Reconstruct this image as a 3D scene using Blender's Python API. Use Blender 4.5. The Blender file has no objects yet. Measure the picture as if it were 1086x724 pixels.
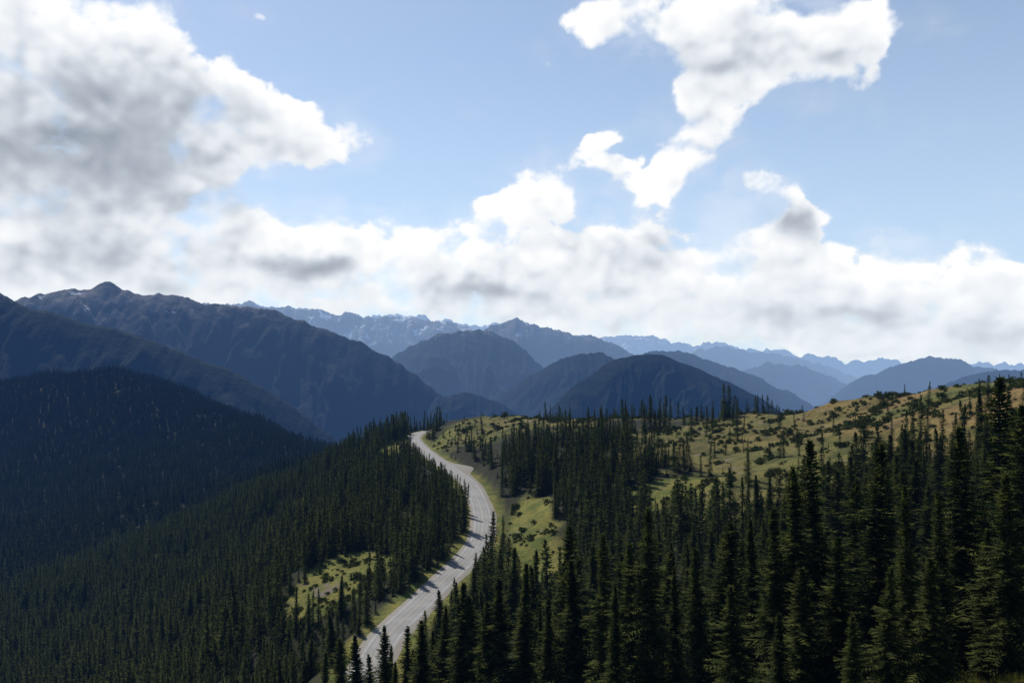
import bpy, math, numpy as np, time
from mathutils import Vector
T0=time.time()
rng=np.random.default_rng(7)
scene=bpy.context.scene
F=845.0; CX=543.0; HY=390.0
def P(px,py,d): return ((px-CX)/F*d, d, -(py-HY)/F*d)

# ---------------------------------------------------------------- noise
def _h(ix,iy,s):
    n=(ix.astype(np.int64)*374761393+iy.astype(np.int64)*668265263+s*1442695041)&0xffffffff
    n=((n^(n>>13))*1274126177)&0xffffffff
    n=(n^(n>>16))&0xffffffff
    return n/4294967295.0*2*np.pi
def gnoise(x,y,s=0):
    x=np.asarray(x,float);y=np.asarray(y,float)
    ix=np.floor(x);iy=np.floor(y);fx=x-ix;fy=y-iy
    u=fx*fx*fx*(fx*(fx*6-15)+10);v=fy*fy*fy*(fy*(fy*6-15)+10)
    def g(dx,dy):
        a=_h(ix+dx,iy+dy,s); return np.cos(a)*(fx-dx)+np.sin(a)*(fy-dy)
    a=g(0,0);b=g(1,0);c=g(0,1);d=g(1,1)
    return ((a+(b-a)*u)+((c+(d-c)*u)-(a+(b-a)*u))*v)*1.4
def fbm(x,y,o=5,s=0,r=0.5):
    t=0;a=1
    for i in range(o):
        t=t+a*gnoise(x*2**i+i*17.3,y*2**i-i*9.1,s+i);a*=r
    return t
def billow(x,y,o=5,s=0,r=0.5):
    t=0;a=1
    for i in range(o):
        q=gnoise(x*2**i+i*17.3,y*2**i-i*9.1,s+i)
        t=t+a*(np.sqrt(q*q+0.003)*2-0.5);a*=r
    return t
def ridged(x,y,o=5,s=0,r=0.5):
    t=0;a=1;n=0
    for i in range(o):
        t=t+a*(1-np.abs(gnoise(x*2**i+i*7.3,y*2**i+i*3.1,s+i))*1.6);n+=a;a*=r
    return t/n
def sstep(a,b,x):
    t=np.clip((x-a)/(b-a),0,1); return t*t*(3-2*t)

# ---------------------------------------------------------------- node helpers
class NB:
    def __init__(s,nt): s.nt=nt
    def n(s,t,**k):
        nd=s.nt.nodes.new(t)
        for a,b in k.items(): setattr(nd,a,b)
        return nd
    def put(s,sock,v):
        if isinstance(v,bpy.types.NodeSocket): s.nt.links.new(v,sock)
        elif v is not None: sock.default_value=v
    def m(s,op,a,b=None,c=None,clamp=False):
        nd=s.n('ShaderNodeMath',operation=op,use_clamp=clamp)
        s.put(nd.inputs[0],a)
        if b is not None: s.put(nd.inputs[1],b)
        if c is not None: s.put(nd.inputs[2],c)
        return nd.outputs[0]
    def ss(s,x,a,b,lo=0.0,hi=1.0,smooth=True):
        nd=s.n('ShaderNodeMapRange',interpolation_type='SMOOTHSTEP' if smooth else 'LINEAR')
        for i,v in enumerate((x,a,b,lo,hi)): s.put(nd.inputs[i],v)
        return nd.outputs[0]
    def vm(s,op,a,b=None,c=None):
        nd=s.n('ShaderNodeVectorMath',operation=op)
        s.put(nd.inputs[0],a)
        if b is not None: s.put(nd.inputs[1],b)
        if c is not None: s.put(nd.inputs[2],c)
        return nd.outputs['Value'] if op in('LENGTH','DOT_PRODUCT') else nd.outputs[0]
    def mix(s,f,a,b,blend='MIX'):
        nd=s.n('ShaderNodeMix',data_type='RGBA',blend_type=blend)
        s.put(nd.inputs[0],f);
        s.put(nd.inputs[6],a if isinstance(a,bpy.types.NodeSocket) else (*a,1))
        s.put(nd.inputs[7],b if isinstance(b,bpy.types.NodeSocket) else (*b,1))
        return nd.outputs[2]
    def noise(s,v,scale,detail=5,rough=0.5,dist=0.0):
        nd=s.n('ShaderNodeTexNoise'); s.put(nd.inputs['Vector'],v)
        nd.inputs['Scale'].default_value=scale;nd.inputs['Detail'].default_value=detail
        nd.inputs['Roughness'].default_value=rough;nd.inputs['Distortion'].default_value=dist
        return nd.outputs[0]

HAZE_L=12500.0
def haze_group():  # haze painted into the materials as blue emission, growing with distance from origin
    g=bpy.data.node_groups.new('painted_haze','ShaderNodeTree')
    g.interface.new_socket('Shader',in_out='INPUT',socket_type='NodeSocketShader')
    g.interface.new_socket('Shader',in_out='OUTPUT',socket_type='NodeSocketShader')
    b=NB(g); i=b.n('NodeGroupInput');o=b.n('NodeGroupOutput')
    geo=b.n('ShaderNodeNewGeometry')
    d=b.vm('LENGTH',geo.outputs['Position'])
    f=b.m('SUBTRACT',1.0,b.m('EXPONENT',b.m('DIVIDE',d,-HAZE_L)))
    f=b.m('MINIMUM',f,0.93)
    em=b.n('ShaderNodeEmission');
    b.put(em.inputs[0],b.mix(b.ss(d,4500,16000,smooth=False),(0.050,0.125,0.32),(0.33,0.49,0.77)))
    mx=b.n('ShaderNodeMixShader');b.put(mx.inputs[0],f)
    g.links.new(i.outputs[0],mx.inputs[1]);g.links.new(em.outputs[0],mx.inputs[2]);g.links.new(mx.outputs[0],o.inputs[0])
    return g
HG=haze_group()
def newmat(name):
    m=bpy.data.materials.new(name);m.use_nodes=True;m.node_tree.nodes.clear()
    m.cycles.emission_sampling='NONE'
    return m,NB(m.node_tree)
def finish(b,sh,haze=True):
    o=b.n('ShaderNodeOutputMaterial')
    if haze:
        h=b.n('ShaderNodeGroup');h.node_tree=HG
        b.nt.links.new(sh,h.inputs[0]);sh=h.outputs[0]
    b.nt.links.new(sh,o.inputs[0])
def bsdf(b,col,rough=0.9,bump=None,bstr=0.5,bdist=0.3,spec=0.2):
    p=b.n('ShaderNodeBsdfPrincipled');b.put(p.inputs['Base Color'],col if isinstance(col,bpy.types.NodeSocket) else (*col,1))
    b.put(p.inputs['Roughness'],rough);p.inputs['Specular IOR Level'].default_value=spec
    if bump is not None:
        bm=b.n('ShaderNodeBump');bm.inputs['Strength'].default_value=bstr;bm.inputs['Distance'].default_value=bdist
        b.put(bm.inputs['Height'],bump);b.nt.links.new(bm.outputs[0],p.inputs['Normal'])
    return p.outputs[0]

# foliage
def foliage(name,c1,c2,c3,trans=0.22):
    m,b=newmat(name)
    oi=b.n('ShaderNodeObjectInfo');tc=b.n('ShaderNodeTexCoord')
    n=b.noise(tc.outputs['Object'],0.9,2)
    col=b.mix(oi.outputs['Random'],c1,c2)
    col=b.mix(b.ss(n,0.42,0.68),col,c3)
    d=b.n('ShaderNodeBsdfDiffuse');b.put(d.inputs[0],col)
    if trans<=0: finish(b,d.outputs[0],True);return m
    t=b.n('ShaderNodeBsdfTranslucent');b.put(t.inputs[0],b.mix(1.0,col,(1.3,1.5,0.6),'MULTIPLY'))
    x=b.n('ShaderNodeMixShader');x.inputs[0].default_value=trans
    b.nt.links.new(d.outputs[0],x.inputs[1]);b.nt.links.new(t.outputs[0],x.inputs[2])
    finish(b,x.outputs[0]);return m
MF=foliage('conifer_needles',(0.016,0.025,0.012),(0.050,0.062,0.022),(0.100,0.108,0.032),0.34)
MFF=foliage('far_conifer_needles',(0.009,0.014,0.008),(0.021,0.027,0.013),(0.027,0.032,0.016),0)  # darker needle copy: cloud shadow over the left valley painted into the colour
MS=foliage('shrub_leaves',(0.026,0.038,0.014),(0.052,0.062,0.020),(0.085,0.088,0.027),0.15)
MG=foliage('grass_blades',(0.09,0.10,0.03),(0.15,0.13,0.045),(0.17,0.16,0.05),0.35)
m,b=newmat('conifer_bark');finish(b,bsdf(b,(0.085,0.07,0.058)));MB=m
m,b=newmat('far_conifer_bark');finish(b,bsdf(b,(0.04,0.035,0.03)));MB2=m  # bark of the same valley trees, darkened with that painted cloud shade
m,b=newmat('dead_wood');tc=b.n('ShaderNodeTexCoord')
finish(b,bsdf(b,b.mix(b.noise(tc.outputs['Object'],3,4),(0.16,0.15,0.14),(0.3,0.28,0.26))));MD=m

# ---------------------------------------------------------------- mesh util
def mesh_from(name,verts,faces_flat,nper,mats,midx=None,smooth=False):
    me=bpy.data.meshes.new(name)
    verts=np.asarray(verts,np.float32);ff=np.asarray(faces_flat,np.int32).ravel();nf=len(ff)//nper
    me.vertices.add(len(verts));me.vertices.foreach_set('co',verts.ravel())
    me.loops.add(len(ff));me.loops.foreach_set('vertex_index',ff)
    me.polygons.add(nf);me.polygons.foreach_set('loop_start',np.arange(nf,dtype=np.int32)*nper)
    if midx is not None: me.polygons.foreach_set('material_index',np.asarray(midx,np.int32))
    if smooth: me.polygons.foreach_set('use_smooth',np.ones(nf,bool))
    for m in mats: me.materials.append(m)
    me.update(calc_edges=True);return me
def grid_mesh(name,X,Y,Z,mat):
    ny,nx=X.shape
    v=np.stack([X,Y,Z],-1).reshape(-1,3)
    i=np.arange(ny*nx).reshape(ny,nx)
    f=np.stack([i[:-1,:-1],i[:-1,1:],i[1:,1:],i[1:,:-1]],-1).reshape(-1,4)
    return mesh_from(name,v,f,4,[mat],smooth=True)
def add(name,me):
    o=bpy.data.objects.new(name,me);scene.collection.objects.link(o);return o

# ---------------------------------------------------------------- road centreline
RC=[(385,722,-76.5),(395,700,-76),(412,672,-75),(440,645,-74),(470,615,-72.5),(495,592,-71),(509,572,-69.5),(512,550,-68),(507,530,-66),
(497,512,-64),(478,497,-62),(458,484,-60),(445,473,-58.5),(439,465,-57),(443,459.5,-56),(457,456.5,-55),(480,455.5,-54.5)]
rp=np.array([((px-CX)/F*(z*-F/(py-HY)), z*-F/(py-HY), z) for px,py,z in RC])
rp=np.vstack([rp[0]+(rp[0]-rp[1])*4+np.array([-10,0,0]),rp[0]+(rp[0]-rp[1])*1.5,rp,rp[-1]+np.array([45,12,0.5]),rp[-1]+np.array([110,40,1])])
def catmull(p,step=2.0):
    out=[]
    for i in range(len(p)-1):
        p0=p[max(i-1,0)];p1=p[i];p2=p[i+1];p3=p[min(i+2,len(p)-1)]
        n=max(2,int(np.linalg.norm(p2-p1)/step))
        for k in range(n):
            t=k/n
            out.append(0.5*((2*p1)+(-p0+p2)*t+(2*p0-5*p1+4*p2-p3)*t*t+(-p0+3*p1-3*p2+p3)*t**3))
    out.append(p[-1]);return np.array(out)
road=catmull(rp)
for _ in range(12): road[1:-1]=0.25*road[:-2]+0.5*road[1:-1]+0.25*road[2:]
tan=np.gradient(road,axis=0);tan[:,2]=0;tan/=np.linalg.norm(tan,axis=1)[:,None]
rside=np.stack([tan[:,1],-tan[:,0],np.zeros(len(tan))],1)
pull=np.exp(-((road[:,1]-492)/15)**2)*(road[:,0]<-10)

# ---------------------------------------------------------------- terrain
C=[ # px,py,d
(543,775,60),(300,800,60),(800,790,62),(1000,745,62),(1062,706,60),(1086,690,75),(1200,640,80),(650,745,110),(800,725,100),(900,705,95),(1000,650,110),(1086,610,115),
(500,745,150),(620,715,150),(700,690,160),(800,640,170),(900,585,180),(1000,545,185),(1086,510,185),(1250,430,200),
(600,650,230),(700,610,220),(800,560,250),(900,530,240),(560,600,290),(600,575,300),(560,540,360),(600,520,360),(640,510,340),(700,500,350),(760,487,360),(800,480,360),(900,466,320),(980,452,300),(1040,440,280),
(560,480,460),(550,465,520),(640,468,480),(700,462,450),(760,454,450),(850,446,430),(930,434,390),(1086,412,290),(1200,395,300),
(960,420,400),(1020,411,360),(820,439,470),(700,443,540),(600,446,590),(550,443,620),(505,441,630),(880,431,430),
(700,475,640),(600,480,720),(520,475,760),(820,475,600),(960,455,520),(1086,440,440),(1150,430,450),
(358,612,300),(400,602,305),(355,650,270),(300,615,330),(350,720,235),(420,560,370),(450,540,400),(400,530,440),(400,500,530),(430,490,540),(412,476,610),(405,468,660),(385,485,620),
(340,510,620),(300,560,560),(250,600,520),(200,650,450),(200,724,330),(100,650,560),(50,724,420),(0,650,620),(-60,724,480),(420,475,740),(450,475,780),
(100,600,800),(200,560,850),(300,510,900),(350,490,1000),(0,560,1150),(150,505,1300),(250,482,1350),(-150,600,1000),(-150,480,1700),(0,480,1600),
(-200,412,2200),(-100,412,2100),(0,412,2050),(60,402,1980),(120,397,1900),(180,408,1850),(240,436,1700),(300,460,1600),(350,475,1500),(400,500,1350),(440,540,1150),
(120,440,1650),(60,450,1700),(200,468,1550),(300,490,1300)]
cp=np.array([P(*c) for c in C])
ex=np.array([(0,0,-1.9),(0,20,-12),(-25,20,-13),(30,20,-12),(0,40,-20),(0,-60,0),(-80,0,-20),(100,0,-5),(-150,100,-75),(200,100,12),(300,250,10),(500,300,10),(700,0,40),(400,-60,40),(-400,100,-180),(-800,300,-330),(-1500,600,-500),(-2200,1200,-500),
(500,600,-80),(300,800,-190),(100,900,-210),(-50,950,-200),(-100,1150,-260),(0,1400,-420),(500,1200,-450),(1500,800,-400),(1500,2000,-800),(300,2000,-780),(-200,2200,-650),(-600,2500,-500),(-1000,2700,-420),(-1700,3000,-400),(-300,3200,-800),(1000,3200,-900),(-2400,2300,100),(-2400,3200,-300),(0,3200,-900)],float)
road_c=road[::9]
pts=np.vstack([cp,ex,road_c[::1]])
def kern(r): return np.sqrt(r*r+18.0**2)
N=len(pts)
D=np.linalg.norm(pts[:,None,:2]-pts[None,:,:2],axis=-1)
A=np.zeros((N+3,N+3));A[:N,:N]=kern(D)-np.eye(N)*1.0;A[:N,N]=1;A[:N,N+1:]=pts[:,:2]/1000;A[N,:N]=1;A[N+1:,:N]=pts[:,:2].T/1000
w=np.linalg.lstsq(A,np.concatenate([pts[:,2],[0,0,0]]),rcond=None)[0]
def rbf(X,Y):
    out=np.empty(X.size);xf=X.ravel();yf=Y.ravel()
    for i in range(0,len(xf),20000):
        x=xf[i:i+20000];y=yf[i:i+20000]
        d=np.sqrt((x[:,None]-pts[None,:,0])**2+(y[:,None]-pts[None,:,1])**2)
        out[i:i+20000]=kern(d)@w[:N]+w[N]+w[N+1]*x/1000+w[N+2]*y/1000
    return out.reshape(X.shape)
def geo_axis(a,b,n):
    t=np.linspace(0,1,n);k=3.0
    f=(np.exp(k*t)-1)/(np.exp(k)-1);return a+(b-a)*f
xs=np.concatenate([-geo_axis(300,2400,120)[::-1],np.arange(-296.5,300,3.5),geo_axis(300,1500,40)])
ys=np.concatenate([np.arange(-60,800,3.5),geo_axis(802,3200,130)])
GX,GY=np.meshgrid(xs,ys)
def road_dist(x,y):
    x=np.ravel(x);y=np.ravel(y);dm=np.empty(len(x));im=np.empty(len(x),int)
    for i in range(0,len(x),20000):
        d=(x[i:i+20000,None]-road[None,:,0])**2+(y[i:i+20000,None]-road[None,:,1])**2
        j=d.argmin(1);im[i:i+20000]=j;dm[i:i+20000]=np.sqrt(d[np.arange(len(j)),j])
    sd=(x-road[im,0])*rside[im,0]+(y-road[im,1])*rside[im,1]
    return dm,im,np.sign(sd)
GZ=rbf(GX,GY)
dist=np.hypot(GX,GY)
GZ+=fbm(GX/45,GY/45,4,3)*1.9*sstep(60,170,dist)*(1+sstep(300,700,dist))
far=sstep(450,1300,dist-np.clip(GX+100,0,500)*0.8)
GZ+=(ridged((GX+fbm(GX/300,GY/300,3,5)*60)/260,GY/420,4,11)-0.62)*42*far
dm,im,sg=road_dist(GX,GY);dm=dm.reshape(GX.shape);im=im.reshape(GX.shape)
flat=8.5+9.0*pull[im]
wt=1-sstep(flat,flat+15,dm)
GZ=GZ*(1-wt)+(road[im,2]-0.14)*wt
def zat(x,y):
    i=np.clip(np.searchsorted(xs,x)-1,0,len(xs)-2);j=np.clip(np.searchsorted(ys,y)-1,0,len(ys)-2)
    u=(x-xs[i])/(xs[i+1]-xs[i]);v=(y-ys[j])/(ys[j+1]-ys[j])
    return GZ[j,i]*(1-u)*(1-v)+GZ[j,i+1]*u*(1-v)+GZ[j+1,i]*(1-u)*v+GZ[j+1,i+1]*u*v
EL=[(-66,300,19,34),(8,330,10,58),(118,400,60,95),(170,350,60,75),(-90,600,14,40),(9,272,13,38),(66,310,20,22),(75,590,150,60),(36,50,16,18),(160,260,28,45),(200,330,70,60),(190,430,90,70),(120,292,70,42)]
def ellm(x,y,E):
    m=np.full(np.shape(x),-9.0)
    for cx,cy,rx,ry in E: m=np.maximum(m,1-np.sqrt(((x-cx)/rx)**2+((y-cy)/ry)**2))
    return m
def meadow(x,y):
    n=fbm(x/28,y/28,4,21)*0.45
    return sstep(-0.12,0.14,ellm(x,y,EL)+n*0.6)
MW=np.maximum(meadow(GX,GY),1-sstep(8,13,dm))
LU=np.maximum(sstep(-0.2,0.3,ellm(GX,GY,[(-66,300,26,42),(8,310,20,80),(60,320,25,25),(-90,600,16,45)])),1-sstep(18,30,dm))

m,b=newmat('meadow_ground')
geo=b.n('ShaderNodeNewGeometry');pos=geo.outputs['Position']
at=b.n('ShaderNodeAttribute',attribute_name='meadow').outputs['Fac']
lu=b.n('ShaderNodeAttribute',attribute_name='lush').outputs['Fac']
spz=b.n('ShaderNodeSeparateXYZ');b.put(spz.inputs[0],pos)
n1=b.noise(pos,0.016,6,0.6);n2=b.noise(pos,0.09,6,0.65);n3=b.noise(pos,0.6,5,0.7)
floor=b.mix(n3,(0.014,0.017,0.009),(0.036,0.036,0.020))
gr=b.mix(b.ss(n2,0.36,0.62),(0.046,0.060,0.016),(0.138,0.128,0.036))
dry=b.m('MULTIPLY',b.ss(n1,0.40,0.57),b.ss(spz.outputs[2],-42,-14,0.30,0.95))
gr=b.mix(dry,gr,b.mix(b.ss(n2,0.36,0.62),(0.14,0.092,0.035),(0.225,0.150,0.057)))
gr=b.mix(b.m('MULTIPLY',lu,0.85),gr,b.mix(b.ss(n2,0.36,0.62),(0.080,0.104,0.021),(0.185,0.170,0.042)))
gr=b.mix(b.ss(n3,0.48,0.68,0,0.75),gr,(0.036,0.044,0.016))
soil=b.ss(b.noise(pos,0.05,7,0.7),0.60,0.67)
gr=b.mix(soil,gr,(0.165,0.135,0.108))
col=b.mix(at,floor,gr)
finish(b,bsdf(b,col,0.95,n3,0.8,1.6,0.1));MGR=m
me=grid_mesh('hillside_ground',GX,GY,GZ,MGR)
for nm,arr in(('meadow',MW),('lush',LU)):
    a=me.attributes.new(nm,'FLOAT','POINT');a.data.foreach_set('value',arr.ravel().astype(np.float32))
add('hillside_ground',me)

# ---------------------------------------------------------------- road meshes
def ribbon(offs_l,offs_r,dz,skirt=0.0):
    n=len(road)
    l=road+rside*np.asarray(offs_l).reshape(-1,1);r=road+rside*np.asarray(offs_r).reshape(-1,1)
    l=l.copy();r=r.copy();l[:,2]+=dz;r[:,2]+=dz
    rows=[l,r]
    if skirt:
        l2=l-rside*0.4;l2[:,2]-=skirt;r2=r+rside*0.4;r2[:,2]-=skirt;rows=[l2,l,r,r2]
    k=len(rows);v=np.stack(rows,1).reshape(-1,3)
    f=[(i*k+j,i*k+j+1,(i+1)*k+j+1,(i+1)*k+j) for i in range(n-1) for j in range(k-1)]
    return v,np.array(f)
def asph(name,k):
    m,b=newmat(name);geo=b.n('ShaderNodeNewGeometry');pos=geo.outputs['Position']
    c=b.mix(b.ss(b.noise(pos,0.12,6,0.7),0.35,0.65),(0.165*k,0.16*k,0.153*k),(0.225*k,0.218*k,0.208*k))
    c=b.mix(b.ss(b.noise(pos,2.5,4,0.7),0.5,0.75,0,0.5),c,(0.13*k,0.128*k,0.125*k))
    finish(b,bsdf(b,c,0.7,b.noise(pos,20,2),0.2,0.02,0.35));return m
MA=asph('weathered_asphalt',0.95);MA2=asph('tyre_worn_asphalt',0.84)
m,b=newmat('gravel_shoulder');geo=b.n('ShaderNodeNewGeometry');pos=geo.outputs['Position']
c=b.mix(b.noise(pos,1.2,6,0.7),(0.14,0.13,0.11),(0.30,0.275,0.24))
finish(b,bsdf(b,c,0.95,b.noise(pos,6,4),0.5,0.1,0.1));MGV=m
def worn(name,c1,c2):
    m,b=newmat(name);geo=b.n('ShaderNodeNewGeometry')
    finish(b,bsdf(b,b.mix(b.ss(b.noise(geo.outputs['Position'],1.5,5,0.7),0.4,0.6),c1,c2),0.7));return m
MW_=worn('white_road_paint',(0.55,0.55,0.53),(0.3,0.29,0.28));MY=worn('faded_yellow_road_paint',(0.36,0.30,0.18),(0.25,0.23,0.18))
rd=bpy.data.objects.new('road',None);scene.collection.objects.link(rd)
def part(name,v,f,mat):
    o=bpy.data.objects.new(name,mesh_from(name,v,f,4,[mat]));scene.collection.objects.link(o);o.parent=rd
one=np.ones(len(road))
jit=fbm(np.arange(len(road))/7.0,one*0.3,3,77)*0.5
v,f=ribbon(-5.3*one+jit,5.9+8.5*pull+jit[::-1],-0.03,0.14);part('gravel_shoulder',v,f,MGV)
v,f=ribbon(-3.8*one,3.8*one,0.0,0.03);part('asphalt_surface',v,f,MA)
for nm,a_,b_ in(('tyre_track_a',-2.9,-2.2),('tyre_track_b',-1.3,-0.6),('tyre_track_c',0.6,1.3),('tyre_track_d',2.2,2.9)):
    v,f=ribbon(a_*one,b_*one,0.006);part(nm,v,f,MA2)
v,f=ribbon(-3.45*one,-3.34*one,0.012);part('edge_line_a',v,f,MW_)
v,f=ribbon(3.34*one,3.45*one,0.012);part('edge_line_b',v,f,MW_)
v,f=ribbon(-0.18*one,-0.08*one,0.012);part('centre_line_a',v,f,MY)
v,f=ribbon(0.08*one,0.18*one,0.012);part('centre_line_b',v,f,MY)

# ---------------------------------------------------------------- trees
def conifer(name,seed,H,R,dz,nb,seg,tw,wid,z0=1.2,gap=0.1,needle=None,pw=0.82):
    r=np.random.default_rng(seed);V=[];Fc=[];Mi=[]
    def tri(a,b_,c,mi):
        i=len(V);V.extend((a,b_,c));Fc.append((i,i+1,i+2));Mi.append(mi)
    ns=6 if seg>3 else 4;rb=H*0.012+0.05
    lx,ly=r.normal(0,0.25,2)
    def axis(z): return np.array([lx*(z/H)**2,ly*(z/H)**2,z])
    zs=[-1.5,0,H*0.3,H*0.65,H]
    for a,bz in zip(zs[:-1],zs[1:]):
        ra=rb*(1-max(a,0)/H)+0.01;rb_=rb*(1-bz/H)+0.008
        for k in range(ns):
            t0=k/ns*2*np.pi;t1=(k+1)/ns*2*np.pi
            A=axis(max(a,0))*[1,1,0]+[ra*np.cos(t0),ra*np.sin(t0),a];B=axis(max(a,0))*[1,1,0]+[ra*np.cos(t1),ra*np.sin(t1),a]
            C_=axis(bz)*[1,1,0]+[rb_*np.cos(t1),rb_*np.sin(t1),bz];D_=axis(bz)*[1,1,0]+[rb_*np.cos(t0),rb_*np.sin(t0),bz]
            tri(A,B,C_,0);tri(A,C_,D_,0)
    ph=r.uniform(0,6.28,4);bald=r.uniform(0,6.28);bw=r.uniform(0.0,0.45)
    z=z0
    while z<H-0.15:
        f=z/H
        env=R*((1-f)**pw)*(0.80+0.17*math.sin(z*1.1+ph[0])+0.14*math.sin(z*2.6+ph[1]))*min(1,0.6+f*2.5)+0.10
        n=max(3,int(round(nb*(0.6+0.4*(1-f)))))
        a0=r.uniform(0,6.28)
        for k in range(n):
            if r.random()<gap: continue
            az=a0+k/n*2*np.pi+r.normal(0,0.25)
            L=env*r.uniform(0.6,1.18)*(1+0.16*math.sin(az*2+ph[2]+z*0.5))*(1-bw*max(0,math.cos(az-bald))*(0.5+0.5*math.sin(z*0.7+ph[3])))
            d=np.array([math.cos(az),math.sin(az),0]);s=np.array([-d[1],d[0],0])
            pit=-0.28+0.85*f**1.5+r.normal(0,0.08);dr=0.22
            base=axis(z);prev=base
            for i in range(1,seg+1):
                t=i/seg
                p=base+d*L*t+np.array([0,0,L*(pit*t-dr*t*t+0.25*dr*t**4)])
                ww=wid*(1.25-0.6*t)
                for sg in(-1,1):
                    l=(tw*(1.15-0.75*t)*L+0.12)*r.uniform(0.7,1.25)
                    tip=p+s*sg*l*0.85+d*l*0.5+np.array([0,0,-0.10*l+r.normal(0,0.06)])
                    o=d*ww+np.array([0,0,r.uniform(-0.7,0.7)*ww])
                    tri(prev*0.6+p*0.4-o*0.5,prev*0.2+p*0.8+o,tip,1)
                if r.random()<0.75:
                    l=r.uniform(0.5,1.1)*wid*2.6
                    o=(d*0.7+s*r.normal(0,0.5))*ww*1.1
                    tri(p-o,p+o*0.6,p+d*0.1*l+np.array([0,0,-l]),1)
                prev=p
            o=s*wid*0.7
            tri(p-o,p+o,p+d*wid*3+np.array([0,0,-0.02+0.2*f]),1)
        z+=dz*r.uniform(0.75,1.25)*(1-0.35*f)
    for k in range(5):
        a=k*1.3;o=np.array([math.cos(a),math.sin(a),0])*wid*0.55
        t=axis(H);tri(t-[0,0,0.9]+o,t-[0,0,0.9]-o,t+[0,0,0.35],1)
    return mesh_from(name,np.array(V),np.array(Fc),3,[MB2 if needle else MB,needle or MF],Mi)
hero=[conifer('fir_hero_%d'%i,100+i,20,R,0.33,9,7,0.34,0.11,0.8+0.5*(i%3),0.12,None,pw) for i,(R,pw) in enumerate(((3.8,.8),(4.6,.9),(3.1,.75),(4.9,1.0),(4.1,.7),(3.5,1.1),(4.4,.8)))]
def proto_coll(name,meshes):
    c=bpy.data.collections.new(name)
    for i,me in enumerate(meshes):
        o=bpy.data.objects.new('%s_%02d'%(name,i),me);c.objects.link(o)
    return c
def snag(name,seed):
    r=np.random.default_rng(seed);V=[];Fc=[]
    def limb(a,b_,ra,rb):
        a=np.array(a,float);b_=np.array(b_,float);d=b_-a;d/=np.linalg.norm(d);u=np.cross(d,[0.3,0.5,0.8]);u/=np.linalg.norm(u);v_=np.cross(d,u)
        for k in range(5):
            t0=k/5*6.2832;t1=(k+1)/5*6.2832;i=len(V)
            V.extend([a+ra*(u*math.cos(t0)+v_*math.sin(t0)),a+ra*(u*math.cos(t1)+v_*math.sin(t1)),b_+rb*(u*math.cos(t1)+v_*math.sin(t1)),b_+rb*(u*math.cos(t0)+v_*math.sin(t0))])
            Fc.extend([(i,i+1,i+2),(i,i+2,i+3)])
    limb((0,0,-1),(0.2,0,14),0.26,0.03)
    for z in np.arange(2,13,0.35):
        a=r.uniform(0,6.28);l=r.uniform(0.4,1.7)*(1-z/16)
        limb((0.2*z/14,0,z),(0.2*z/14+l*math.cos(a),l*math.sin(a),z+r.uniform(-0.5,0.1)),0.04,0.01)
    return mesh_from(name,np.array(V),np.array(Fc),3,[MD])
mid=[conifer('fir_mid_%d'%i,200+i,16,R,0.55,7,3,0.42,0.21,0.6,0.15,None,pw) for i,(R,pw) in enumerate(((2.4,.8),(2.9,.9),(1.9,.7),(3.3,1.0),(2.5,.75),(2.8,.65),(2.2,1.1),(3.6,.9)))]
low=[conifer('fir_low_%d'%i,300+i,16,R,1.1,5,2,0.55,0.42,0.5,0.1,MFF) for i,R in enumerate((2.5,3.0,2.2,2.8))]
def clump(name,seed,n,rad,h,sz,mat,blade=False):
    r=np.random.default_rng(seed);V=[];Fc=[]
    for k in range(n):
        a=r.uniform(0,6.28);q=math.sqrt(r.uniform(0,1))
        if blade:
            p=np.array([rad*q*math.cos(a),rad*q*math.sin(a),-0.03]);t=p+np.array([r.normal(0,0.12),r.normal(0,0.12),h*r.uniform(0.5,1.1)])
            o=np.array([math.cos(a+1),math.sin(a+1),0])*sz;i=len(V);V.extend([p-o,p+o,t]);Fc.append((i,i+1,i+2))
        else:
            u=r.uniform(0.2,1)**0.4;el=r.uniform(0,1.5)
            p=np.array([rad*u*math.cos(a)*math.cos(el),rad*u*math.sin(a)*math.cos(el),h*u*math.sin(el)])*r.uniform(0.8,1.15)
            x=r.normal(0,1,3);x/=np.linalg.norm(x);y=r.normal(0,1,3);i=len(V);V.extend([p,p+x*sz,p+y*sz*0.5]);Fc.append((i,i+1,i+2))
    return mesh_from(name,np.array(V),np.array(Fc),3,[mat])
shr=[clump('shrub_%d'%i,400+i,160,1.2,0.9+0.2*i,0.45,MS) for i in range(3)]
gra=[clump('grass_%d'%i,500+i,60,0.5,0.5,0.016,MG,True) for i in range(3)]
print('protos',[len(m.polygons) for m in hero+mid+low],time.time()-T0)

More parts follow.
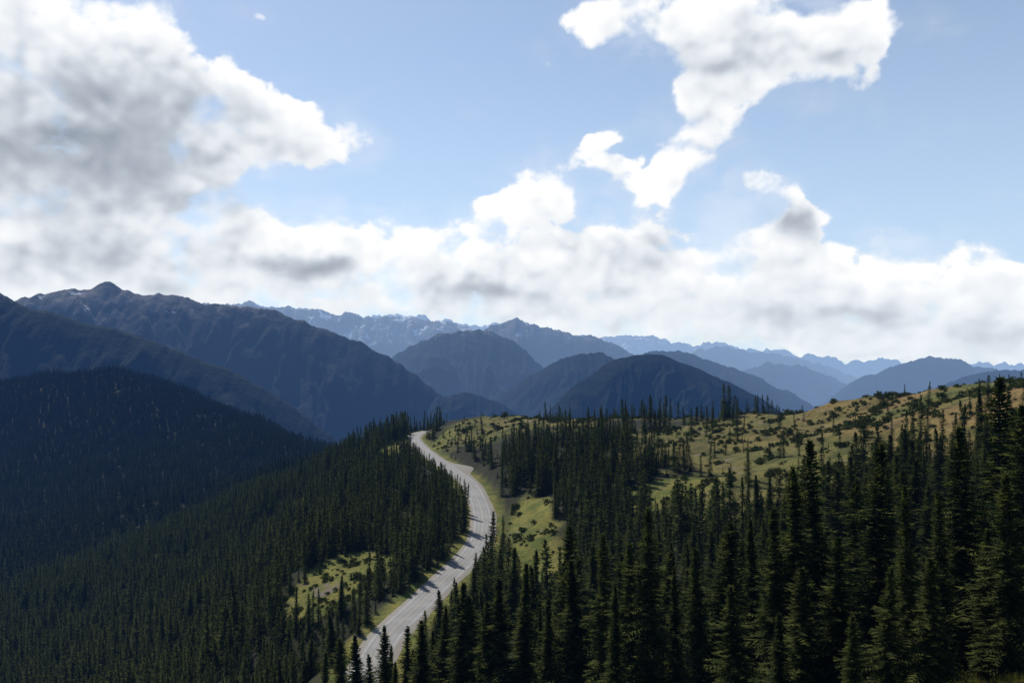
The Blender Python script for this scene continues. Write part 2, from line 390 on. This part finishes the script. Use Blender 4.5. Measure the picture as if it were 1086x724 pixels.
def scatter(name,coll,x,y,z,scl,idx):
    n=len(x);me=bpy.data.meshes.new(name);me.vertices.add(n)
    me.vertices.foreach_set('co',np.stack([x,y,z],1).astype(np.float32).ravel())
    a=me.attributes.new('scl','FLOAT_VECTOR','POINT');a.data.foreach_set('vector',np.asarray(scl,np.float32).ravel())
    rot=np.zeros((n,3),np.float32);rot[:,2]=rng.uniform(0,6.28,n);rot[:,:2]=rng.normal(0,0.035,(n,2))
    a=me.attributes.new('rot','FLOAT_VECTOR','POINT');a.data.foreach_set('vector',rot.ravel())
    a=me.attributes.new('idx','INT','POINT');a.data.foreach_set('value',np.asarray(idx,np.int32))
    o=add(name,me)
    g=bpy.data.node_groups.new(name+'_scatter','GeometryNodeTree')
    g.interface.new_socket('Geometry',in_out='INPUT',socket_type='NodeSocketGeometry')
    g.interface.new_socket('Geometry',in_out='OUTPUT',socket_type='NodeSocketGeometry')
    N_=g.nodes.new;i=N_('NodeGroupInput');ou=N_('NodeGroupOutput');ip=N_('GeometryNodeInstanceOnPoints')
    ci=N_('GeometryNodeCollectionInfo');ci.inputs[0].default_value=coll;ci.inputs[1].default_value=True;ci.inputs[2].default_value=True
    def na(nm,t):
        q=N_('GeometryNodeInputNamedAttribute');q.data_type=t;q.inputs[0].default_value=nm;return q.outputs[0]
    ip.inputs['Pick Instance'].default_value=True
    l=g.links.new
    l(i.outputs[0],ip.inputs['Points']);l(ci.outputs[0],ip.inputs['Instance']);l(na('idx','INT'),ip.inputs['Instance Index'])
    l(na('rot','FLOAT_VECTOR'),ip.inputs['Rotation']);l(na('scl','FLOAT_VECTOR'),ip.inputs['Scale']);l(ip.outputs[0],ou.inputs[0])
    md=o.modifiers.new('scatter','NODES');md.node_group=g
    print(name,n);return o

def jgrid(x0,x1,y0,y1,s):
    X,Y=np.meshgrid(np.arange(x0,x1,s),np.arange(y0,y1,s))
    X=X.ravel()+rng.uniform(-.48,.48,X.size)*s;Y=Y.ravel()+rng.uniform(-.48,.48,Y.size)*s
    return X,Y
# the sightline from the lookout down to the road and small meadow stays open: trees there are young or absent
vis=road[(road[:,1]>225)&(road[:,1]<690)][::3]
visp=np.stack([vis[:,0]/vis[:,1],vis[:,2]/vis[:,1],vis[:,1]],1)
mdp=np.array([(-76,300),(-66,310),(-58,300),(-66,290),(-72,315),(-60,318),(-66,325),(-64,278)],float)
mz=zat(mdp[:,0],mdp[:,1]);mdv=np.stack([mdp[:,0]/mdp[:,1],mz/mdp[:,1],mdp[:,1]],1)
def blocks(x,y,z,h,pv,hw,frac=0.9):
    bad=np.zeros(len(x),bool)
    for u,v,d in pv:
        bad|=(y<d-3)&(np.abs(x/y-u)<hw/y)&((z+h*frac)/y>v)&(y>5)
    return bad
X,Y=jgrid(-420,420,60,860,4.0)
k=(np.abs(X)<0.72*Y+25);X,Y=X[k],Y[k]
Z=zat(X,Y);dm_,im_,sd_=road_dist(X,Y);mw=meadow(X,Y)
cl=fbm(X/20,Y/20,4,31)
pr=np.where(mw>0.5,0.015+0.40*sstep(0.32,0.58,cl),0.88*sstep(-0.45,0.15,cl)+0.08)
pr=np.where((X<-60)&(mw<0.4),np.maximum(pr,0.75),pr)
pr=np.where((Y<210)&(mw<0.5)&(X>-30),np.clip(pr,0.18,0.40),pr)
H=rng.gamma(5.5,2.4,len(X))*(0.82+0.36*sstep(-0.4,0.4,fbm(X/45,Y/45,3,41)))
H=np.clip(H,3.5,22);H=np.where(rng.random(len(X))<0.12,H*0.5,H)
H=np.where(mw>0.5,H*rng.uniform(0.3,0.8,len(X)),H)
crest=(Y>490)&(X>-58)&(X<300)
cluster=((np.abs(X-33)<10)&(np.abs(Y-585)<22))|((np.abs(X-92)<22)&(np.abs(Y-555)<16))|((np.abs(X-140)<26)&(np.abs(Y-500)<14))
edgef=(X<-15)&(Y<640)
pr=np.where(crest,np.where(cluster,0.6,np.where(edgef&(Y<600),0.5,0.04)),pr)
H=np.where(crest,np.where(cluster,np.clip(H*0.95,5,15),np.minimum(H,14)*np.where(edgef,0.75,0.55)),H)
up=(Y>330)&(X>150)&~crest;pr=np.where(up,pr*0.15,pr);H=np.where(up,np.minimum(H,10)*0.7,H)
fore=(Y<110)&(X>-30)
left_near=(X/Y<-0.17)&(Y<265)
H=np.where(left_near,np.minimum(H,13),H)
clear=np.where(sd_>0,11.0+10*pull[im_],7.4)
k=(rng.random(len(X))<pr)&(dm_>clear)&~((sd_>0)&(dm_<17)&(rng.random(len(X))<0.7))&(Y>64)
k&=~fore
k&=~((X/Y<-0.17)&(Y<205))
for _ in range(3):
    bl=blocks(X,Y,Z,H,visp,1.0,0.9)|blocks(X,Y,Z,H,mdv,2.8,0.9)
    H=np.where(bl,H*0.72,H)
k&=~(blocks(X,Y,Z,H,visp,1.0,0.9)|(blocks(X,Y,Z,H,mdv,2.8,0.9)&(rng.random(len(X))<0.93)))&(H>2.2)
X,Y,Z,H,mw=X[k],Y[k],Z[k],H[k],mw[k]
near=Y<210
hc=proto_coll('fir_detail',hero);mc=proto_coll('fir_mid',mid);lc=proto_coll('fir_far',low)
def scl(H,ref):
    s=H/ref;wv=s*rng.uniform(0.8,1.35,len(H))*np.where(H<8,1.25,1.0);return np.stack([wv,wv,s],1)
scatter('fir_forest',hc,X[near],Y[near],Z[near]-0.2,scl(H[near],20)*[1.08,1.08,1],rng.integers(0,len(hero),near.sum()))
scatter('hillside_conifer_forest',mc,X[~near],Y[~near],Z[~near]-0.2,scl(H[~near],16),rng.integers(0,len(mid),(~near).sum()))
# valley forest, left
X,Y=jgrid(-2100,-60,150,2350,7.0)
d=np.hypot(X,Y)
k=(np.abs(X)<0.75*Y+30)&((X<-420)|(Y>860));X,Y,d=X[k],Y[k],d[k]
Z=zat(X,Y)
k=(Z/Y>-0.45)&(rng.random(len(X))<0.94)&(fbm(X/60,Y/60,3,55)<0.85);X,Y,Z=X[k],Y[k],Z[k]
H=rng.uniform(9,22,len(X))
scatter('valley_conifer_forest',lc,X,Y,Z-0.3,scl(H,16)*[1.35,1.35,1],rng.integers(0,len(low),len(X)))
# shrubs in meadow and understorey
X,Y=jgrid(-120,330,110,680,2.8)
k=(np.abs(X)<0.72*Y+25);X,Y=X[k],Y[k]
mw=meadow(X,Y);dm_,_,_=road_dist(X,Y);c=fbm(X/14,Y/14,4,61)+0.5*fbm(X/60,Y/60,2,66)
k=((mw>0.3)|(Y<215))&(rng.random(len(X))<0.05+0.85*sstep(0.0,0.4,c))&(dm_>9);X,Y=X[k],Y[k]
s=rng.gamma(3,0.27,len(X))+0.15;scatter('meadow_shrubs',proto_coll('shrub',shr),X,Y,zat(X,Y)-0.1,np.stack([s,s,s*rng.uniform(0.7,1.2,len(X))],1),rng.integers(0,3,len(X)))
# grass near camera
X,Y=jgrid(25,60,38,80,0.6);k=(np.abs(X)<0.75*Y)&(rng.random(len(X))<0.8);X,Y=X[k],Y[k]
s=rng.uniform(0.5,1.3,len(X));scatter('grass_tufts',proto_coll('grass',gra),X,Y,zat(X,Y),np.stack([s,s,s],1),rng.integers(0,3,len(X)))
# foreground firs: individual
HT=[(1058,398,84),(1022,450,70),(1086,425,66),(1000,520,66),(962,512,64),(928,468,80),(905,505,92),(868,464,82),(846,492,80),(885,565,70),(822,535,80),(800,550,90),(940,600,62),(985,590,60),(1070,500,60),(1040,530,90),
(766,550,88),(742,580,88),(716,600,94),(690,536,92),(668,575,94),(640,566,98),(612,592,104),(598,556,112),(580,632,104),(556,596,112),(532,612,110),(514,636,112),(490,616,118),(468,640,124),(446,655,120),(430,664,126),
(650,620,88),(780,620,76),(850,600,70),(1050,560,62),(380,668,150),(905,650,58),(826,650,66),(412,684,140),(396,694,146),(364,676,158),(345,690,165),(420,700,120)]
for i,(px,py,d) in enumerate(HT):
    x=(px-CX)/F*d;zt=-(py-HY)/F*d;zg=float(zat(np.array([x]),np.array([d]))[0]);h=zt-zg
    h=min(max(h,6),28)
    o=bpy.data.objects.new('fir_tree',hero[(i*3)%len(hero)]);scene.collection.objects.link(o)
    s=h/20;wv=s*rng.uniform(0.95,1.25)*(1.15 if h<14 else 1.0)
    o.location=(x,d,min(zt-h,zg)-0.1);o.scale=(wv,wv,s);o.rotation_euler=(rng.normal(0,.02),rng.normal(0,.02),rng.uniform(0,6.28))
sn=snag('dead_snag',5)
for (px,d,h) in [(806,240,12),(716,200,11),(452,330,9),(930,180,12),(640,260,10),(258,420,14),(150,520,15)]:
    x=(px-CX)/F*d;o=bpy.data.objects.new('dead_tree',sn);scene.collection.objects.link(o)
    o.location=(x,d,float(zat(np.array([x]),np.array([d]))[0]));s=h/14;o.scale=(s,s,s);o.rotation_euler=(0,0.04,d)
print('trees done',time.time()-T0)

# ---------------------------------------------------------------- mountains
m,b=newmat('mountain_rock_and_forest')
geo=b.n('ShaderNodeNewGeometry');pos=geo.outputs['Position'];sp=b.n('ShaderNodeSeparateXYZ');b.put(sp.inputs[0],pos)
nA=b.noise(pos,0.0016,5,0.6);nB=b.noise(pos,0.008,7,0.7);nC=b.noise(pos,0.05,3,0.7)
z=b.m('ADD',sp.outputs[2],b.m('MULTIPLY',b.m('SUBTRACT',nB,0.5),900.0))
forest=b.mix(nC,(0.008,0.012,0.008),(0.019,0.026,0.016))
rock=b.mix(b.ss(nB,0.35,0.65),(0.05,0.052,0.045),(0.17,0.15,0.125))
c=b.mix(b.ss(z,280,520),forest,rock)
dd=b.vm('LENGTH',pos)
thr=b.ss(dd,5500,12000,0.615,0.545,False)
snow=b.m('MULTIPLY',b.ss(b.m('ADD',sp.outputs[2],b.m('MULTIPLY',b.m('SUBTRACT',nA,0.5),600.0)),260,560),b.ss(b.noise(pos,0.0045,6,0.7),thr,b.m('ADD',thr,0.06)))
c=b.mix(snow,c,(0.78,0.80,0.84))
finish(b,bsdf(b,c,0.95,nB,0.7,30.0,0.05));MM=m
def mountain(d,prof,slope=0.55,lam=900,jag=0.012,seed=0,base=-950,nx=460,ny=170,yj=0.05,wmax=None):
    prof=np.array(prof,float);px,py=prof[:,0],prof[:,1]
    xs_=np.linspace((px[0]-CX)/F*d,(px[-1]-CX)/F*d,nx)
    cz=np.interp(xs_,(px-CX)/F*d,(HY-py)/F*d)
    kz=max(1,nx//220);ker=np.ones(2*kz+1)/(2*kz+1);cz=np.convolve(np.pad(cz,kz,mode='edge'),ker,'valid')
    cz=cz+(ridged(xs_/(lam*0.45),xs_*0+seed*3.7,6,seed,0.62)-0.62)*jag*d
    W=(cz.max()-base)/slope*0.85
    if wmax: W=min(W,wmax)
    ys_=np.concatenate([np.linspace(-W,0,int(ny*0.72)),np.linspace(0,W*0.7,int(ny*0.28)+1)[1:]])
    X,dY=np.meshgrid(xs_,ys_)
    yc=d+yj*d*gnoise(xs_/(lam*3),xs_*0+seed,seed+9)
    dy=np.abs(dY)
    wx=X+fbm(X/lam,dY/lam,3,seed+40)*lam*0.35+dY*0.22
    rg=ridged(wx/(lam*0.85),dY/(lam*2.4),6,seed+20,0.55)
    Z=cz[None,:]-slope*dy*(1.85-1.25*rg)-0.16*lam*sstep(0,lam*0.5,dy)*(1-rg)*1.8
    Z+=fbm(X/lam*3,dY/lam*3,5,seed+60,0.55)*lam*0.035*sstep(0,lam*0.3,dy)
    Z=np.minimum(Z,cz[None,:]-0.12*dy)
    Z=np.maximum(Z,base-30)
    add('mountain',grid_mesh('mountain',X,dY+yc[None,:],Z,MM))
mountain(3600,[(-420,215),(-200,262),(-60,295),(0,309),(30,322),(75,338),(130,352),(190,372),(240,392),(300,425),(360,470),(420,520)],0.6,650,0.010,1)
mountain(5600,[(-150,300),(-40,318),(20,320),(70,308),(95,307),(116,300),(140,309),(165,311),(200,317),(245,324),(290,330),(325,341),(370,358),(410,378),(440,397),(470,420),(505,452),(560,500)],0.6,900,0.012,2)
mountain(12500,[(150,330),(240,322),(268,321),(300,327),(330,325),(352,331),(400,334),(440,337),(480,342),(530,360),(600,400)],0.55,1500,0.014,3)
mountain(19000,[(300,345),(400,336),(450,335),(500,346),(540,343),(600,354),(640,358),(668,354),(700,360),(728,366),(765,362),(800,372),(822,368),(850,376),(880,377),(905,384),(940,381),(980,386),(1030,384),(1086,386),(1180,392)],0.55,1700,0.014,4)
mountain(8200,[(380,420),(405,385),(440,362),(470,352),(495,346),(520,352),(545,362),(570,385),(590,402),(640,430),(690,455)],0.62,1100,0.011,5)
mountain(11000,[(470,400),(510,352),(530,342),(548,339),(580,348),(615,352),(640,360),(670,374),(700,392),(740,415),(800,440)],0.58,1300,0.013,6)
mountain(6600,[(480,470),(520,428),(560,398),(590,384),(615,374),(640,376),(670,388),(700,405),(750,440)],0.62,900,0.010,7)
mountain(4700,[(540,480),(575,445),(605,412),(640,388),(668,377),(690,374),(715,379),(745,391),(780,405),(815,425),(850,448),(900,480)],0.6,800,0.008,8)
mountain(8800,[(640,400),(690,372),(720,372),(742,376),(775,390),(810,402),(850,422),(900,450)],0.6,1000,0.010,9)
mountain(14500,[(700,400),(740,370),(770,366),(795,373),(830,377),(870,386),(900,398),(950,420)],0.55,1200,0.012,10)
mountain(10500,[(840,450),(880,424),(915,401),(950,389),(985,379),(1005,379),(1030,388),(1060,394),(1120,400),(1250,420)],0.6,1100,0.010,11)
mountain(8000,[(930,440),(975,412),(1020,398),(1060,392),(1110,390),(1200,380),(1350,370)],0.6,900,0.008,12)
mountain(12200,[(730,425),(780,396),(815,384),(845,387),(875,397),(920,415),(960,440)],0.58,1100,0.010,13)
mountain(5600,[(395,470),(430,440),(465,420),(500,415),(530,428),(560,446),(600,480)],0.6,700,0.008,14)
m,b=newmat('valley_floor_forest');geo=b.n('ShaderNodeNewGeometry')
finish(b,bsdf(b,b.mix(b.noise(geo.outputs['Position'],0.002,6),(0.012,0.02,0.012),(0.03,0.04,0.02))))
q=90000.0;me=mesh_from('valley_floor',[(-q,-q,-990),(q,-q,-990),(q,q,-990),(-q,q,-990)],[(0,1,2,3)],4,[m]);add('valley_floor',me)
print('mountains',time.time()-T0)

# ---------------------------------------------------------------- sky
SUN_EL=math.radians(50);SUN_AZ=math.radians(-32)
world=bpy.data.worlds.new("World");scene.world=world;world.use_nodes=True
nt=world.node_tree;nt.nodes.clear();b=NB(nt)
sky=b.n('ShaderNodeTexSky',sky_type='NISHITA');sky.sun_disc=False;sky.sun_elevation=SUN_EL;sky.sun_rotation=SUN_AZ;sky.altitude=1600;sky.air_density=1.0;sky.dust_density=1.2;sky.ozone_density=1.0
b1=b.n('ShaderNodeBackground');b.put(b1.inputs[0],sky.outputs[0]);b1.inputs[1].default_value=0.125
wo=b.n('ShaderNodeOutputWorld');nt.links.new(b1.outputs[0],wo.inputs[0])

# cloud bank: a curved sheet of cloud standing beyond the mountains, in world bearings
DG=0.065
azd=np.arange(-52,52,DG);eld=np.arange(-1.5,36,DG)
AZ,ELV=np.meshgrid(azd,eld)
def ae(px,py): return math.degrees(math.atan((px-CX)/F)), math.degrees(math.atan((HY-py)/math.hypot(F,px-CX)))
BL=[(0,80,245,160,0,1),(150,110,180,95,8,1),(290,135,112,52,10,1),(60,220,240,115,0,1),(200,270,210,70,0,1),
(20,300,200,45,0,1),(330,285,130,52,0,1),(450,285,100,58,0,1),(560,290,130,66,0,1),(680,288,115,66,0,1),(800,295,115,60,0,1),(900,315,130,62,0,1),(1020,325,140,60,0,1),(1150,335,150,60,0,1),(760,335,460,46,0,.95),(1000,355,260,40,0,.85),
(560,208,56,38,0,.82),(605,168,54,24,-35,.64),(655,136,50,18,-20,.55),(530,225,50,28,0,.8),
(755,28,135,56,0,1),(850,50,95,56,0,1),(650,15,60,38,0,.95),(765,92,62,36,0,.9),(738,142,58,38,0,.9),(700,192,66,34,0,.85),(650,175,38,22,0,.4),(770,222,40,20,0,.6),(812,198,34,24,0,.9),(848,232,50,32,0,.85),(905,70,42,70,0,.8),
(582,65,24,18,0,.6),(262,22,24,12,0,.55),(-200,150,200,250,0,1),(1300,330,200,70,0,1),(-350,100,200,200,0,1)]
wxn=fbm(AZ/7,ELV/5,4,101);wyn=fbm(AZ/7+30,ELV/5,4,131)
AW=AZ+wxn*1.5;EW=ELV+wyn*1.0
keep=np.ones_like(AZ)
for px,py,rx,ry,rot,wg in BL:
    cx,cy=ae(px,py);x1,_=ae(px+rx,py);x0,_=ae(px-rx,py);_,y1=ae(px,py-ry);_,y0=ae(px,py+ry)
    a_=math.radians(-rot);dx=AW-cx;dy=EW-cy;u=(dx*math.cos(a_)+dy*math.sin(a_))/((x1-x0)/2);v=(-dx*math.sin(a_)+dy*math.cos(a_))/((y1-y0)/2)
    keep*=1-wg*0.97*(1-sstep(0.2,1.45,np.sqrt(u*u+v*v)))
acc=1-keep
AX=AZ+0.35*fbm(AZ/1.8,ELV/1.5,4,301);EX=ELV+0.28*fbm(AZ/1.8+9,ELV/1.5,4,331)
nb=billow(AX/4.4,EX/3.3,8,161,0.52)
nf=fbm(AZ/3.6,ELV/2.7,9,191,0.56)
DN=acc*1.5-0.66+0.24*nb+0.32*nf
soft=0.5+0.5*np.clip(fbm(AZ/6,ELV/4.5,3,211)*1.4,-1,1)
wid=0.26+0.85*soft**1.5
AL=sstep(-0.08,1,DN/wid)
AL=np.maximum(AL,0.48*sstep(-0.60,0.35,DN+0.34*fbm(AZ/5,ELV/1.8,7,251,0.58))*soft)
Dp=np.clip(DN,0,1.7)
def shift(A,sx,sy):
    ix=int(round(sx/DG));iy=int(round(sy/DG));r=np.zeros_like(A)
    h,w_=A.shape
    ys0=max(0,-iy);ye=min(h,h-iy);xs0=max(0,-ix);xe=min(w_,w_-ix)
    r[ys0:ye,xs0:xe]=A[ys0+iy:ye+iy,xs0+ix:xe+ix];return r
def blur(A,n):
    for _ in range(2):
        for ax in(0,1):
            c_=np.cumsum(np.pad(A,[(n+1,n) if a==ax else (0,0) for a in(0,1)],mode='edge'),axis=ax)
            A=(np.take(c_,range(2*n+1,c_.shape[ax]),axis=ax)-np.take(c_,range(0,c_.shape[ax]-2*n-1),axis=ax))/(2*n+1)
    return A
od=np.zeros_like(DN)
for k_ in range(1,12):
    t=0.22*k_**1.2
    od+=shift(Dp,-0.38*t,0.92*t)*0.22*(1.2*k_**0.2)
hb=billow(AX/2.4,EX/1.8,6,401,0.50)
hh=0.62*nb+0.38*hb
relief=blur(hh-sum(shift(hh,-0.38*t,0.92*t) for t in(0.2,0.45,0.8,1.3))/4,2)
big=fbm(AZ/8,ELV/4.5,4,431,0.45)
LT=0.60+0.50*np.exp(-od*0.60)-0.10*sstep(0.6,1.4,Dp)
LT+=0.32*relief*sstep(0.05,0.6,Dp)+0.15*big
for px,py,rx,ry,g in [(120,120,170,75,.36),(60,180,200,62,.28),(340,283,70,24,.40),(500,300,60,20,.18),(690,275,80,34,.28),(60,275,130,30,.12),(845,232,46,26,.36),(900,345,170,25,.12),(1010,350,90,16,.16),(640,240,40,20,.15),(240,200,60,30,.12),(560,315,90,18,.14),(770,60,80,20,.12)]:
    cx,cy=ae(px,py);x1,_=ae(px+rx,py);x0,_=ae(px-rx,py);_,y1=ae(px,py-ry);_,y0=ae(px,py+ry)
    r_=np.sqrt(((AW+0.5*nf-cx)/((x1-x0)/2))**2+((EW+0.5*nb-cy)/((y1-y0)/2))**2);LT-=g*(1-sstep(0.1,1.4,r_))
LT=np.clip(LT,0.05,1.15)
print('LT pct',np.percentile(LT[DN>0.1],[5,25,50,75,95]))
edge=sstep(-52,-46,AZ)*(1-sstep(46,51,AZ))*(1-sstep(32,35.5,ELV))
R_=60000.0
ca=np.radians(AZ);ce=np.radians(ELV)
m,b=newmat('cumulus_cloud')
al=b.n('ShaderNodeAttribute',attribute_name='cloud_cover').outputs['Fac'];lt=b.n('ShaderNodeAttribute',attribute_name='cloud_light').outputs['Fac']
shade=b.n('ShaderNodeValToRGB');b.put(shade.inputs[0],lt);cr=shade.color_ramp
cr.elements[0].position=0.05;cr.elements[0].color=(0.30,0.345,0.41,1);cr.elements[1].position=0.90;cr.elements[1].color=(1.03,1.03,1.03,1)
e=cr.elements.new(0.36);e.color=(0.52,0.57,0.64,1);e=cr.elements.new(0.62);e.color=(0.82,0.86,0.91,1)
geo=b.n('ShaderNodeNewGeometry');sp=b.n('ShaderNodeSeparateXYZ');b.put(sp.inputs[0],geo.outputs['Position'])
hz=b.ss(sp.outputs[2],-500,9000,0.50,0.0)
cc=b.mix(hz,shade.outputs[0],(0.80,0.87,0.95))
em=b.n('ShaderNodeEmission')
tr=b.n('ShaderNodeBsdfTransparent');mx=b.n('ShaderNodeMixShader')
veil=b.ss(sp.outputs[2],-500,26000,0.80,0.28)
alpha=b.m('MAXIMUM',al,veil)
edg=b.n('ShaderNodeAttribute',attribute_name='sheet_edge').outputs['Fac']
b.put(em.inputs[0],b.mix(al,(0.60,0.77,0.98),cc))
b.put(mx.inputs[0],b.m('MULTIPLY',alpha,edg));m.node_tree.links.new(tr.outputs[0],mx.inputs[1]);m.node_tree.links.new(em.outputs[0],mx.inputs[2])
finish(b,mx.outputs[0],False)
me=grid_mesh('sky',R_*np.sin(ca)*np.cos(ce),R_*np.cos(ca)*np.cos(ce),R_*np.sin(ce),m)
for nm,arr in(('cloud_cover',AL),('cloud_light',LT),('sheet_edge',edge)):
    a=me.attributes.new(nm,'FLOAT','POINT');a.data.foreach_set('value',arr.ravel().astype(np.float32))
add('sky',me)
print('sky',time.time()-T0)

# ---------------------------------------------------------------- sun + camera
sl=bpy.data.lights.new('sun','SUN');sl.energy=5.0;sl.angle=math.radians(0.5);sl.color=(1.0,0.95,0.87)
so=bpy.data.objects.new('sun',sl);scene.collection.objects.link(so)
dirv=Vector((math.sin(SUN_AZ)*math.cos(SUN_EL),math.cos(SUN_AZ)*math.cos(SUN_EL),math.sin(SUN_EL)))
so.rotation_euler=(-dirv).to_track_quat('-Z','Y').to_euler();so.location=(0,0,200)
cam=bpy.data.cameras.new('camera');co=bpy.data.objects.new('camera',cam);scene.collection.objects.link(co)
co.location=(0,0,0);co.rotation_euler=(math.radians(90),0,0);cam.lens=36*F/1086;cam.sensor_width=36;cam.shift_y=-(362-HY)/1086
cam.clip_start=0.5;cam.clip_end=200000
scene.camera=co
scene.view_settings.view_transform='Standard';scene.view_settings.look='None';scene.view_settings.exposure=0
print('done',time.time()-T0)
